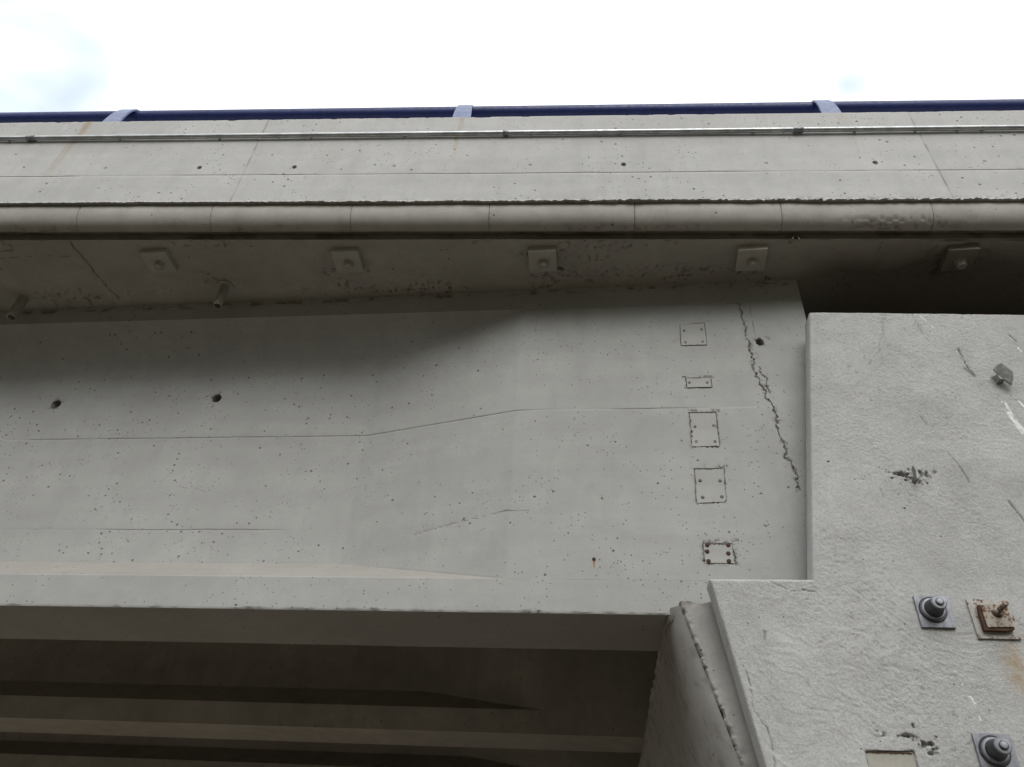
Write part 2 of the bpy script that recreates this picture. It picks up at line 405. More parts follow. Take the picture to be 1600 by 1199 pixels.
# bottom arris chipped
near = (kind == 1)[None, :]
ch = fbm(xs*9, xs*0, 21, 5, .62)
chip = np.clip((fbm(xs*17, xs*0, 21, 4, .7)-.52)*.04, 0, .008)+.020*sstep(.56, .70, fbm(xs*2.6, xs*0, 23, 3))*sstep(.3, .8, fbm(xs*34, xs*0, 24, 3, .6))+.002+.003*fbm(xs*55, xs*0+1, 22, 3)
chip = chip+.012*np.exp(-((xs+1.97)/.1)**2)*vn(xs*60, xs*0, 5)
tz = Zo-ZB
k = near*np.clip(1-tz/np.maximum(chip[:, None], .003), 0, 1)
dep += k*chip[:, None]*.8
# soffit rows near the edge rise with the chip
# web form line steps
g1 = np.exp(-((Zo-Z1-(fbm(Xo*4, Xo*0, 31)-.5)*.008)/.0035)**2)
g2 = np.exp(-((Zo-Z2-(fbm(Xo*4, Xo*0, 33)-.5)*.006)/.003)**2)
m1 = sstep(.28, .5, fbm(Xo*1.6, Xo*0+3, 35))*(Xo > -4.5)*sstep(1.05, .3, Xo); m2 = sstep(.15, .6, fbm(Xo*2.1, Xo*0+3, 37))*(Xo < -1.6)*(Xo > -4.5)
wk = (kind == 3)[None, :]
dep += wk*(g1*m1*.006+g2*m2*.004); dirt = np.maximum(dirt, wk*(g1*m1*.3+g2*m2*.22)*(.4+1.2*fbm(Xo*9, Xo*0, 39, 3)))
dep += wk*.003*sstep(-.003, .004, Zo-Z1)*sstep(1.2, .9, Xo)
for (p, hw, dd, jit) in ((crackA, .0044, .011, .024), (crackB, .0038, .009, .022), (crackC, .0022, .004, .003), (crackD, .0034, .003, .004)):
    pa = np.array(p)
    sel = (Xo > pa[:, 0].min()-.06) & (Xo < pa[:, 0].max()+.06) & (Zo > pa[:, 1].min()-.06) & (Zo < pa[:, 1].max()+.06) & wk
    x, z = Xo[sel], Zo[sel]
    wx = x+(fbm(x*22, z*22, 41, 4, .65)-.5)*jit*2.4; wz = z+(fbm(x*22, z*22, 51, 4, .65)-.5)*jit*2.4
    d = segdist(wx, wz, p)
    wv = hw*(.2+1.0*vn(x*30, z*30, 61)+1.0*vn(x*9, z*9, 62)**2)
    c = np.clip(1.25-d/wv, 0, 1)
    dep[sel] += c*dd; dirt[sel] = np.maximum(dirt[sel], c*(.8 if dd > .004 else .4))
    # small spalls along the crack
    if jit > .015:
        spv = sstep(.60, .70, fbm(x*48, z*48, 71, 3, .65))*np.exp(-(d/.024)**2)
        dep[sel] += spv*.006; dirt[sel] = np.maximum(dirt[sel], spv*.45)
def inpoly_sd(x, z, c):
    """signed distance-ish to a convex quad (clockwise in x,z), positive inside"""
    d = np.full(x.shape, 9.); c = np.array(c); cen = c.mean(0)
    for i in range(len(c)):
        a, b = c[i], c[(i+1) % len(c)]; t = (b-a)/np.linalg.norm(b-a); n = np.array([-t[1], t[0]])
        if (cen-a)@n < 0: n = -n
        d = np.minimum(d, (x-a[0])*n[0]+(z-a[1])*n[1])
    return d
for i, (nm, c, jag, bl, bt) in enumerate(PATCH):
    q = pc(c); qa = np.array(q)
    sel = (Xo > qa[:, 0].min()-.08) & (Xo < qa[:, 0].max()+.08) & (Zo > qa[:, 1].min()-.08) & (Zo < qa[:, 1].max()+.1) & wk
    x, z = Xo[sel], Zo[sel]
    jx = (fbm(x*45, z*45, 81+i, 3, .6)-.5)*jag*3; jz = (fbm(x*45, z*45, 91+i, 3, .6)-.5)*jag*3
    d = inpoly_sd(x+jx, z+jz, q)
    body = sstep(-.0015, .001, d)
    dep[sel] += body*.010                          # the pocket the plate sits in
    rim = np.exp(-((d+.002)/(.003+jag*.7))**2)*sstep(.42, .62, fbm(x*60, z*60, 95+i, 3, .7))*(jag > .002)
    dirt[sel] = np.maximum(dirt[sel], np.clip(body*.28+rim*.5, 0, .8))
    # ragged crumbs above the pocket
    if nm != 'thin_square':
        zt = qa[:, 1].max()
        cr_ = sstep(.58, .66, fbm(x*55, z*55, 101+i, 3, .6))*np.exp(-((z-zt-.008)/.014)**2)*(x > qa[:, 0].min()-.02)*(x < qa[:, 0].max()+.03)
        dep[sel] += cr_*.006; dirt[sel] = np.maximum(dirt[sel], cr_*.6)
    if nm == 'rusty':
        cr_ = sstep(.55, .65, fbm(x*50, z*50, 131, 3, .6))*np.exp(-(d/.014)**2)
        dep[sel] += cr_*.006; dirt[sel] = np.maximum(dirt[sel], cr_*.6)
# drilled holes
for (hx, hz, hr) in holes+[hole_end]:
    a = np.arctan2(Zo-hz, Xo-hx)
    d = np.hypot(Xo-hx, Zo-hz)/(hr*(1+.22*(vn(a*2.2, a*0+hx, 141)-.5)))
    k = (d < 1)*wk
    dep = np.where(k, .16, dep); dirt = np.where(k, .55, dirt)
    sp_ = sstep(.52, .66, fbm(Xo*40, Zo*40, 145, 3))*np.exp(-((d-1)/.75)**2)*wk*(d >= 1)
    dep += sp_*.006; dirt = np.maximum(dirt, sp_*.6)
hx, hz, hr = hole_end
sp_ = sstep(.5, .62, fbm(Xo*42, Zo*42, 147, 3))*np.exp(-(((Xo-hx-.03)/.05)**2+((Zo-hz-.015)/.03)**2))*wk
dep += sp_*.008*(dep < .1); dirt = np.maximum(dirt, sp_*.6)
# crumbled mortar along the joint under the deck
sf = soff(Xo)
cr_ = sstep(.52, .68, fbm(Xo*14, Zo*30, 151, 4, .6))*np.exp(-((Zo-sf+.02)/.022)**2)*((kind == 5)|(kind == 3))[None, :]*(Xo > -5)
dep += cr_*.012; dirt = np.maximum(dirt, cr_*.75)
G = np.stack([Xo, YG+Yo+dep, Zo], -1)
# soffit: lift the front edge rows where the arris is chipped
so_rows = np.where(kind == 0)[0]
for j in so_rows:
    yy = Yo[0, j]
    G[:, j, 2] += chip*np.clip(1-yy/np.maximum(chip*1.3, .004), 0, 1)*.4
    G[:, j, 2] += (fbm(xs*2, xs*0+yy, 161)-.5)*.004
girder = tag(link('concrete_girder', None), 'weathered grey outermost girder facing the viewer with patched pockets and cracked end', 'girder', 'girders side by side under the deck')
girder.empty_display_size = .2
k2 = (kind == 2); k2[np.where(kind == 2)[0].max()+1] = True
dirt = np.maximum(dirt, k2[None, :]*(Xo < XT)*.02*(.7+.6*fbm(Xo*6, Zo*40, 171)))
dirt = np.where(k2[None, :] & (Xo < XT-.02), -.38*(.75+.5*fbm(Xo*5, Zo*40, 173)), dirt)
front = lattice('girder_face', G, M_girder, girder, dirt, sharp=32, flip=True)
# rear, end and top of the front girder (plain)
xb = np.array([-24., XK, XT, XE]); yb, zb_, kb = girder_profile(xb, False)
PB = np.stack([np.repeat(xb[:, None], yb.shape[1], 1), YG+yb, zb_], -1)[:, -6:, :]
lattice('girder_back', PB, M_girder_in, girder, sharp=20, flip=True)
def end_cap(parent, Y0, mat):
    bm = bmesh.new(); prism(bm, [(Y0+.004, ZB+.004), (Y0+.600, ZB+.004), (Y0+.600, ZTOP-.004), (Y0+.004, ZTOP-.004)], 'x', XE-.06, XE-.0005)
    return bm_obj('end_face', bm, mat, parent)
end_cap(girder, YG, M_girder)
# the girders behind
names = ['second girder from the outside, plain and in deep shade behind the front one', 'third girder from the outside, mostly hidden in the dark at the bottom edge',
         'fourth girder from the outside, hidden deep under the deck', 'fifth girder from the outside, farthest under the deck']
xb = np.concatenate([[-24., -14, -8], np.linspace(-6, 1.4, 60), [XE]]); yb, zb_, kb = girder_profile(xb, False)
for i in range(1, 5):
    P = np.stack([np.repeat(xb[:, None], yb.shape[1], 1), YG+SP*i+yb, zb_], -1)
    if i == 1:
        e = [j for j in range(yb.shape[1])]
    g = lattice('concrete_girder', P, M_girder_in, None, sharp=20, flip=True)
    tag(g, names[i-1], 'girder', 'girders side by side under the deck'); end_cap(g, YG+SP*i, M_girder_in)

# ------------------------------------------------------------------ grouted plates with screws
pl_lab = {'thin_square': 'square filler plate with a thin clean outline, topmost in the column on the girder end',
          'small_low': 'small low rectangular filler plate with two screws, second from the top of the column',
          'tall': 'tall filler plate with thick ragged dark outline, middle of the column on the girder end',
          'dark_bolts': 'filler plate with four dark bolt holes, fourth down the column on the girder end',
          'rusty': 'ragged filler patch with six rust stained bolts, lowest in the column'}
for i, (nm, c, jag, bl, bt) in enumerate(PATCH):
    q = np.array(pc(c)); cen = q.mean(0)
    t = empty('cover_plate', (cen[0], YG, cen[1]), pl_lab[nm], 'cover plate', 'filler plates on the girder end')
    rg = np.random.default_rng(50+i)
    inset = .0026 if jag < .002 else (.0032 if jag < .005 else .004)
    ring = []
    for a, b in zip(q, np.roll(q, -1, 0)):
        n = 14
        for k_ in range(n):
            p = a+(b-a)*(k_/n); v = cen-p; p = p+v/np.linalg.norm(v)*(inset*1.3+max(0, rg.normal()-.2)*jag*.8)
            ring.append((p[0]-cen[0], p[1]-cen[1]))
    bm = bmesh.new(); prism(bm, ring, 'y', .0004, .0155)
    bm_obj('plate', bm, M_grout, t, 25)
    for (u, v) in bl:
        p = atY(u, v, YG)
        bm = bmesh.new()
        r = {'a': .0075, 'b': .0095, 'c': .0115}[bt]
        lathe(bm, [(r*1.25, .0), (r*1.2, .0022), (r*.95, .003), (r*.85, .0012), (r*.45, .0012), (r*.3, .0008)] if bt == 'a' else [(r*1.1, 0), (r*1.05, .003), (r*.7, .006), (r*.3, .0065)], 14,
              along((p[0]-cen[0], 0.0006, p[2]-cen[1]), (rg.normal()*.05, -1, rg.normal()*.05)))
        bm_obj('bolt', bm, M_rust if bt == 'c' and rg.random() < .8 else M_bolt, t)

# rusty nail low on the girder face, with its short stain
p = atY(928, 874, YG)
t = empty('rusty_nail', (p[0], YG, p[2]), 'tiny rusty nail head with short orange stain on the front girder', 'nail')
bm = bmesh.new(); lathe(bm, [(.007, .003), (.0105, -.002), (.009, -.006), (.004, -.008)], 10, along((0, 0, 0), (0, 1, 0))); bm_obj('nail_head', bm, M_rust, t)
bm = bmesh.new()
ring = [(-.008, .0), (.008, .0), (.0075, -.012), (.005, -.028), (.0025, -.048), (-.001, -.055), (-.004, -.035), (-.007, -.015)]
prism(bm, ring, 'y', -.0012, .01); M_st = metal('rust_stain', rgb(.30, .13, .04), rgb(.38, .24, .12), .9, 0, nscale=60); bm_obj('rust_run', bm, M_st, t)

# ------------------------------------------------------------------ deck frame: the deck edge runs 2.9 degrees off the girders
SLO = .0503; DL = math.hypot(1, SLO)
DS = np.array([1/DL, SLO/DL]); DN = np.array([SLO/DL, -1/DL]); DO = np.array([0, 3.494])
def deck(s, n, z):
    s, n, z = np.broadcast_arrays(s, n, z)
    return np.stack([DO[0]+DS[0]*s+DN[0]*n, DO[1]+DS[1]*s+DN[1]*n, z], -1)
def dz(v, n):                     # height of picture row v (mid picture) on the vertical sheet at offset n
    return on_plane(800, v, (DN[0], DN[1], 0), float(DN@DO)+n)[2]
def ds(u, v, n):
    p = on_plane(u, v, (DN[0], DN[1], 0), float(DN@DO)+n); return float((p[:2]-DO)@DS)
DEG = math.atan(SLO)
S0, S1 = -24., 12.

# soffit + slab
ss = np.concatenate([[-24, -16, -10, -7, -5.6], np.arange(-5.2, 3.6, .009), [4, 6, 9, 12.]])
tt = np.concatenate([[.02, .023], np.arange(.03, .62, .009), np.arange(.62, 1.2, .1), [1.5, 2.5, 4, 7, 13]])   # inward from the edge
SS, TT = np.meshgrid(ss, tt, indexing='ij')
P = deck(SS, -TT, 0*SS)
tg = (YG-(DO[1]+P[..., 0]*SLO))                      # distance from edge to the girder line
fr = np.clip(TT/np.maximum(tg, .2), 0, 1)
zz = 5.492+(soff(P[..., 0])-5.492)*fr
h = (fbm(SS*2, TT*2, 201)-.5)*.006; dr = np.zeros_like(SS)
dist = np.abs(P[..., 1]-YG)
hon = sstep(.60, .68, fbm(SS*42, TT*42, 203, 3, .62))*sstep(.50, .66, fbm(SS*3.1, TT*6, 207, 3))*sstep(.30, .04, YG-P[..., 1])*(P[..., 1] < 4.01)*(P[..., 0] < 1.3)
h = h+hon*.012; dr = np.maximum(dr, hon*.8)
hon = sstep(.62, .70, fbm(SS*40, TT*40, 213, 3, .62))*sstep(.62, .74, fbm(SS*2.2, TT*5, 217, 3))*(TT < .55)
h = h+hon*.008; dr = np.maximum(dr, hon*.6)
def soffit_px(pts):
    o = []
    for u, v in pts:
        p = atZ(u, v, 5.48); q = p[:2]-DO; o.append((q@DS, -(q@DN)))
    return o
for pts, hw, dd in (([(106, 379), (130, 405), (155, 435), (188, 467)], .005, .012), ([(0, 382), (16, 385), (20, 392), (0, 395)], .004, .006), ([(1380, 378), (1372, 405)], .003, .004), ([(0, 405), (60, 401), (110, 402)], .0022, .003),
                    ([(853, 427), (857, 434), (866, 441)], .005, .006), ([(1154, 427), (1154, 437), (1178, 436)], .004, .006)):
    q = soffit_px(pts)
    d = segdist(SS+(fbm(SS*20, TT*20, 221)-.5)*.014, TT+(fbm(SS*20, TT*20, 223)-.5)*.014, q)
    c = np.clip(1.2-d/(hw*(.6+vn(SS*25, TT*25, 225))), 0, 1); h = h+c*dd; dr = np.maximum(dr, c*.8)
# broken-out pockets beside two of the anchors
for (u, v, rx, ry, sd_) in ((874, 424, .028, .022, 231), (1482, 430, .10, .045, 233), (1245, 378, .03, .016, 235), (1236, 381, .015, .012, 237), (1465, 437, .05, .03, 239)):
    q = soffit_px([(u, v)])[0]
    d = np.hypot((SS-q[0])/rx, (TT-q[1])/ry)*(1+.9*(fbm(SS*28, TT*28, sd_)-.5))
    c = sstep(1.05, .75, d); h = h+c*.03; dr = np.maximum(dr, c*.85)
q = soffit_px([(1500, 410)])[0]
d = np.hypot((SS-q[0])/.3, (TT-q[1])/.2)
c = sstep(.54, .64, fbm(SS*20, TT*20, 243, 4))*np.exp(-d**2*1.4); h = h+c*.012; dr = np.maximum(dr, c*.7)
leak_shade = sstep(1.15, 1.9, P[..., 0])*sstep(3.68, 3.95, P[..., 1]+.25*(fbm(SS*3, TT*3, 247, 4)-.5)); dr = np.maximum(dr, leak_shade*.75)   # recess shade painted in past the girder end, with leak stain
P[..., 2] = zz+h
bridge = tag(link('bridge_deck', None), 'concrete overhang slab of the bridge with stained shaded underside', 'bridge deck')
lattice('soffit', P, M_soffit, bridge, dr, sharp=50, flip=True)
# slab body above the soffit, and the recessed drip face along its edge
NC = .10                                            # cornice front offset
zc_t, zc_b = dz(318, NC), dz(362, .0)
bm = bmesh.new()
def deck_poly(bm, prof, s0, s1, nseg=1):
    rings = []
    for i in range(nseg+1):
        s = s0+(s1-s0)*i/nseg
        rings.append([bm.verts.new(tuple(deck(s, n, z))) for n, z in prof])
    k_ = len(prof)
    for a, b in zip(rings[:-1], rings[1:]):
        for j in range(k_): bm.faces.new((a[j], a[(j+1) % k_], b[(j+1) % k_], b[j]))
    bm.faces.new(rings[0][::-1]); bm.faces.new(rings[-1])
deck_poly(bm, [(-.012, 5.60), (-13, 5.60), (-13, 5.9), (-.012, 5.9)], S0, S1)
bm_obj('slab', bm, M_soffit, bridge)
sss = np.concatenate([[-24, -12, -6], np.arange(-5.4, 3.5, .02), [6, 12]])
drip = [(.0, zc_b+.002), (-.03, zc_b+.018), (-.066, zc_b+.042), (-.074, 5.545), (-.072, 5.515), (-.05, 5.500), (-.022, 5.4935), (-.019, 5.4925)]
SSd, Jd = np.meshgrid(sss, np.arange(len(drip)), indexing='ij')
dn = np.array([d_[0] for d_ in drip])[Jd]; dzz = np.array([d_[1] for d_ in drip])[Jd]
nzv = (fbm(SSd*6, Jd*.8, 251)-.5)
ddr = .25+sstep(.5, .7, fbm(SSd*5, Jd*.9, 253, 4))*.5
lattice('drip_edge', deck(SSd, dn+nzv*.008, dzz+nzv*.003*(Jd > 0)), M_soffit, bridge, ddr, sharp=60)

# cornice: rounded precast blocks
corn = tag(link('deck_cornice', None), 'rounded cornice of concrete blocks along the deck edge below the parapet', 'cornice')
segs = [-4.622, -3.642, -2.662, -1.660, -.694, .296, 1.272, 2.248]
segs = [segs[0]-.98*k for k in range(19, 0, -1)]+segs+[segs[-1]+.98*k for k in range(1, 10)]
prof = [(.02, zc_t+.01), (NC-.006, zc_t+.006), (NC, zc_t-.003)]
zr = zc_t-.045
for k in range(0, 13):
    a = k/12*math.pi/2
    prof.append((.0+NC*math.cos(a)**.85 if k < 12 else 0, zr-(zr-zc_b)*math.sin(a)**1.1))
prof.append((-.03, zc_b+.03))
pn = np.array([p[0] for p in prof]); pz = np.array([p[1] for p in prof])
for i, (a, b) in enumerate(zip(segs[:-1], segs[1:])):
    vis = -5.8 < a < 3.4
    g = .0016
    st = np.concatenate([[a+g, a+g], np.linspace(a+g+.004, b-g-.004, 150 if vis else 2), [b-g, b-g]])
    A, J = np.meshgrid(st, np.arange(len(prof)), indexing='ij')
    n_ = pn[J].copy(); z_ = pz[J].copy()
    n_[0] -= .02; n_[-1] -= .02; n_[1] -= .001; n_[-2] -= .001
    off = (math.sin(i*12.9)*.5)*.002
    un = (fbm(A*3, J*.2, 261)-.5)*.004+off
    dirt_ = np.zeros_like(A)
    if vis:
        hon = sstep(.54, .64, fbm(A*22, J*2.2, 263, 4, .6))
        z0 = (J > 8)*np.exp(-((A-2.05)/.38)**2)*1.0+(J > 11)*sstep(.5, .65, fbm(A*2.3, J*0+5, 265))*.7
        hon = hon*np.clip(z0, 0, 1)
        un = un-hon*.008; dirt_ = hon*.6
        ed = np.exp(-np.minimum(A-a, b-A)/.006)*sstep(.45, .65, fbm(A*0+i*7, J*.9, 267, 3)); dirt_ = np.maximum(dirt_, ed*.35); un = un-ed*.002
    lattice('cornice_block', deck(A, n_+un, z_), M_cornice, corn, dirt_, sharp=50)

# parapet
par = tag(link('bridge_parapet', None), 'pale grey concrete parapet wall with joint lines and tie holes along the bridge edge', 'parapet')
n_b, n_t = .118, .066
z_pb, z_pt, z_pl = dz(315.5, n_b), dz(181.5, n_t), dz(271, .10)
def pface(z): return n_b+(n_t-n_b)*(z-z_pb)/(z_pt-z_pb)
zt_h = dz(258, .10)
zr_ = np.concatenate([z_pb+np.arange(0, .06, .005), np.linspace(z_pb+.07, zt_h-.04, 18), zt_h+np.arange(-.033, .034, .0055), np.linspace(zt_h+.045, z_pt-.03, 28), z_pt-np.array([.02, .012, .006, .002, 0])])
zr_ = np.sort(np.concatenate([zr_, z_pl+np.array([-.005, -.002, .002, .005])]))
ties = [(-3.637, 0), (-2.904, 1), (-2.178, 1), (-1.431, 0), (-.431, 0), (.242, 1), (1.248, 0), (1.999, 1), (2.739, 0), (-5.1, 0)]
jl0, jl1 = -2.545, 2.40
def parapet_panel(a, b):
    fa, fb = max(a, -5.9), min(b, 4.3)
    st = np.concatenate([np.linspace(a, fa, 4)[:-1] if fa-a > .1 else [], np.arange(fa, fb, .0075), np.linspace(fb, b, 4)[(1 if b-fb > .1 else 3):]])
    for t_, k_ in ties:
        if a < t_ < b: st = np.concatenate([st, t_+np.arange(-.03, .031, .004)])
    st = np.unique(np.round(st, 5))
    A, Z = np.meshgrid(st, zr_, indexing='ij')
    n_ = pface(Z); d_ = np.zeros_like(A); Zq = Z.copy()
    n_ = n_+(fbm(A*1.2, Z*1.5, 301)-.5)*.006
    # horizontal board line
    br = .25+.75*sstep(.25, .6, fbm(A*1.4, A*0, 303)); g_ = np.exp(-((Z-z_pl)/.0028)**2)*br
    n_ -= g_*.005; d_ = np.maximum(d_, g_*.55)
    # crumbled lip along the bottom edge, worse to the right
    rough = np.clip(.35+.5*sstep(-2.2, 1.6, A)+.45*(fbm(A*1.4, A*0+9, 305)-.5)*2, .15, 1.2)
    lip = np.exp(-((Z-z_pb)/.028)**2)
    cz = (fbm(A*45, Z*45, 307, 2, .7)-.5)
    n_ += lip*cz*.03*rough+np.exp(-((Z-z_pb)/.012)**2)*.012
    Zq = Zq+np.exp(-((Z-z_pb)/.02)**2)*((fbm(A*6, A*0+2, 309, 3, .5)-.5)*.018+(fbm(A*30, A*0+2, 319, 3, .7)-.5)*.036*fbm(A*3.3, A*0, 320, 3)*.75)*np.clip(rough, .4, 1.1)
    d_ = np.maximum(d_, sstep(.56, .68, fbm(A*30, Z*30, 311, 3))*np.exp(-((Z-z_pb-.008)/.02)**2)*rough*.6)
    # chipped top arris
    tp = np.exp(-((z_pt-Z)/.012)**2); Zq -= tp*np.clip(fbm(A*14, A*0+4, 313, 4)-.55, 0, 1)*.05
    n_ -= np.exp(-((z_pt-Z)/.006)**2)*.006
    # joint arris
    for e in (a, b):
        k_ = np.exp(-np.abs(A-e)/.004); n_ -= k_*.0035*(.3+vn(A*0, Z*30, 315)); d_ = np.maximum(d_, k_*.45*sstep(.3, .55, vn(A*0+e, Z*12, 317)))
    # form tie holes
    for t_, k_ in ties:
        q = np.hypot(A-t_, Z-zt_h)/(.017 if k_ else .014)
        c_ = sstep(1.15, .7, q)
        n_ -= c_*(.03 if k_ else .005); d_ = np.maximum(d_, c_*(.7 if k_ else .25))
        if k_: n_ += np.exp(-((q-1.25)/.25)**2)*.001
    P = deck(A, n_, Zq)
    # add: underside lip, top and end returns
    bot1 = deck(st, n_[:, 0]-.03, Zq[:, 0]+.004); bot2 = deck(st, -.1+0*st, Zq[:, 0]+.03)
    top1 = deck(st, n_t-.26+0*st, Zq[:, -1]*0+z_pt-.004); top2 = deck(st, n_t-.27+0*st, z_pb+0*st)
    P = np.concatenate([bot2[:, None], bot1[:, None], P, top1[:, None], top2[:, None]], 1)
    d_ = np.pad(d_, ((0, 0), (2, 2))); d_[:, 1] = .3
    Pe0 = P[:1].copy(); Pe1 = P[-1:].copy()
    for Pe, sg in ((Pe0, 1), (Pe1, -1)): Pe[..., 1] += .06
    P = np.concatenate([Pe0, P, Pe1], 0); d_ = np.pad(d_, ((1, 1), (0, 0)))
    return lattice('parapet_panel', P, M_parapet, par, d_, sharp=42, flip=True)
for a, b in ((-24, -7.5), (-7.5+.004, jl0-.0007), (jl0+.0007, jl1-.0007), (jl1+.0007, 7.4), (7.404, 12)): parapet_panel(a, b)

# ------------------------------------------------------------------ conduit along the parapet
def tube(name, pts, r, mat, parent, seg=20, cap=True):
    bm = bmesh.new(); p0, p1 = Vector(pts[0]), Vector(pts[1]); d = p1-p0
    lathe(bm, [(r, 0), (r, d.length)], seg, along(p0, d)); return bm_obj(name, bm, mat, parent)
RC = .0185
zc = dz(208, .115); n_c = pface(zc)+RC+.006
zc = dz(208, n_c)
cond = empty('conduit', tuple(deck(0, n_c, zc)), 'galvanised steel conduit pipe clamped along the parapet face', 'conduit')
O = np.array(cond.location)
def cp(s, n=n_c, z=zc): return tuple(deck(s, n, z)-O)
cpl = [ds(48, 217, n_c), ds(790, 210, n_c), ds(1247, 203, n_c), 5.4, -8.0]
cpl.sort()
for a, b in zip([-20]+cpl, cpl+[11]): tube('pipe', (cp(a+.01), cp(b-.01)), RC, M_galv, cond)
for k_, c_ in enumerate(cpl):
    wd = .035 if k_ != 2 else .02
    bm = bmesh.new()
    lathe(bm, [(RC*.95, -wd), (RC+.004, -wd), (RC+.006, -wd+.006), (RC+.006, -wd*.4), (RC+.003, -wd*.35), (RC+.003, wd*.35), (RC+.006, wd*.4), (RC+.006, wd-.006), (RC+.004, wd), (RC*.95, wd)], 22, along(cp(c_), (DS[0], DS[1], 0)))
    bm_obj('coupling', bm, M_galv_dull, cond)
for u in (20, 190, 345, 487, 632, 830, 968, 1178, 1338, 1434, 1500, 1540):
    s = ds(u, 209, n_c)
    bm = bmesh.new()
    lathe(bm, [(RC*.98, -.007), (RC+.0016, -.007), (RC+.0016, .007), (RC*.98, .007)], 18, along(cp(s), (DS[0], DS[1], 0)))
    c0 = deck(s, n_c-RC-.002, zc-RC-.006)-O
    for dn_ in (0,):
        q = [deck(s+a_, n_c-RC-.006+b_, zc-RC-.010)-O for a_, b_ in ((-.007, 0), (.007, 0), (.007, .012), (-.007, .012))]
        lo = [bm.verts.new(tuple(v)) for v in q]; hi = [bm.verts.new(tuple(v+np.array([0, 0, .022]))) for v in q]
        bm.faces.new(lo[::-1]); bm.faces.new(hi)
        for j in range(4): bm.faces.new((lo[j], lo[(j+1) % 4], hi[(j+1) % 4], hi[j]))
    bm_obj('clamp', bm, M_galv, cond)

# ------------------------------------------------------------------ blue guard rail on top
n_r, r_r = -.26, .06
z_r = dz(165, n_r)-r_r*1.38-.032
rail = empty('guard_rail', tuple(deck(0, n_r, z_r)), 'dark blue tubular guard rail on curved posts above the parapet', 'railing')
O = np.array(rail.location)
tube('rail_tube', (tuple(deck(-22, n_r, z_r)-O), tuple(deck(11, n_r, z_r)-O)), r_r, M_blue, rail, 32)
for s in (-6.99, -4.02, -1.03, 1.93, 4.9):
    bm = bmesh.new(); rings = []
    for k_ in range(15):
        a = k_/14*math.pi*.5
        n_ = -.07+(n_r+.07)*(1-math.cos(a)); z_ = z_pt-.02+(z_r+r_r+.008-z_pt+.02)*math.sin(a)
        tn = (-(-.07-n_r)*math.sin(a), (z_r+r_r-z_pt)*math.cos(a)); l_ = math.hypot(*tn); nx, nz_ = -tn[1]/l_, tn[0]/l_   # inward normal
        wd = .085+(.048-.085)*(k_/14)
        th = .014
        rings.append([bm.verts.new(tuple(deck(s+a_*wd, n_+b_*th*nx, z_+b_*th*nz_)-O)) for a_, b_ in ((-1, 0), (1, 0), (1, 1), (-1, 1))])
    for A, B in zip(rings[:-1], rings[1:]):
        for j in range(4): bm.faces.new((A[j], A[(j+1) % 4], B[(j+1) % 4], B[j]))
    bm.faces.new(rings[0][::-1]); bm.faces.new(rings[-1])
    br = bm_obj('post', bm, M_bluepost, rail, 40)
    bm = bmesh.new(); lathe(bm, [(r_r+.001, -.055), (r_r+.007, -.055), (r_r+.007, .055), (r_r+.001, .055)], 32, along(tuple(deck(s, n_r, z_r)-O), (DS[0], DS[1], 0)))
    bm_obj('clamp_band', bm, M_blue, br)
    bm = bmesh.new(); p = deck(s, -.12, z_pt-.004)-O
    box(bm, (p[0]-.10, p[1]-.07, p[2]), (p[0]+.10, p[1]+.08, p[2]+.012)); bm_obj('base_plate', bm, M_bluepost, br, bevel=.002)

# ------------------------------------------------------------------ anchors under the overhang
anch = [((248, 411), 'square anchor plate flush in paint under the overhang, leftmost of the five', .9),
        ((543, 410), 'square anchor plate under the overhang right of the hanging drain pipe, second from left', .55),
        ((848, 409), 'square anchor plate under the overhang with a dark broken hole at its corner, middle one', 0.),
        ((1174, 407), 'square anchor plate under the overhang above the cracked girder end, fourth from left', -.3),
        ((1500, 407), 'square anchor plate with broken dark concrete around it under the overhang, rightmost', -.2)]
for i, ((u, v), lab, tw) in enumerate(anch):
    p = atZ(u, v, 5.45); zs = 5.475+.02
    t = empty('soffit_anchor', (p[0], p[1], 5.478), lab, 'anchor plate', 'anchor plates under the overhang')
    rg = np.random.default_rng(300+i)
    bm = bmesh.new(); a = .096
    Rz = Matrix.Rotation(rg.normal()*.03, 4, 'Z') @ Matrix.Rotation(rg.normal()*.02, 4, 'X')
    box(bm, (-a, -a, -.028), (a, a, .03)); bm.transform(Rz)
    bm_obj('plate', bm, M_grime_shade if i == 4 else M_plate, t, bevel=.003)
    bm = bmesh.new(); lathe(bm, [(.038, .0), (.038, -.006), (.033, -.010), (.031, -.042), (.025, -.052), (.012, -.056)], 6 if i in (0, 1) else 18, Matrix.Translation((.004, .012, -.027)) @ Rz)
    bm_obj('nut', bm, M_pipe, t)
# ------------------------------------------------------------------ drain pipes
for (u, v, Ln, lab, r) in ((352, 447, .215, 'short drain pipe hanging from the overhang between two anchor plates', .031), (38, 464, .225, 'short drain pipe hanging from the overhang at the left edge of view', .035)):
    p = atZ(u, v, 5.48)
    t = empty('drain_pipe', (p[0], p[1], 5.48), lab, 'drain pipe', 'drain pipes under the overhang')
    bm = bmesh.new(); d = Vector((.02, -.03, -1)); M_ = along((0, 0, .03), d)
    lathe(bm, [(r*.8, .02), (r, 0), (r, Ln*.5+.02), (r*1.01, Ln+.03), (r*.86, Ln+.03), (r*.84, .02)], 24, M_, caps=False)
    bm_obj('pipe', bm, M_pipe, t)
    bm = bmesh.new(); rg = np.random.default_rng(int(u))
    for k_ in range(1):
        ring = []
        for j in range(22):
            a = j/22*2*math.pi; q = r*(1.35+.5*rg.random()); ring.append((q*1.3*math.cos(a), q*math.sin(a)))
        prism(bm, ring, 'z', -.006, .03)
    bm_obj('mortar_collar', bm, M_soffit, t, 20)

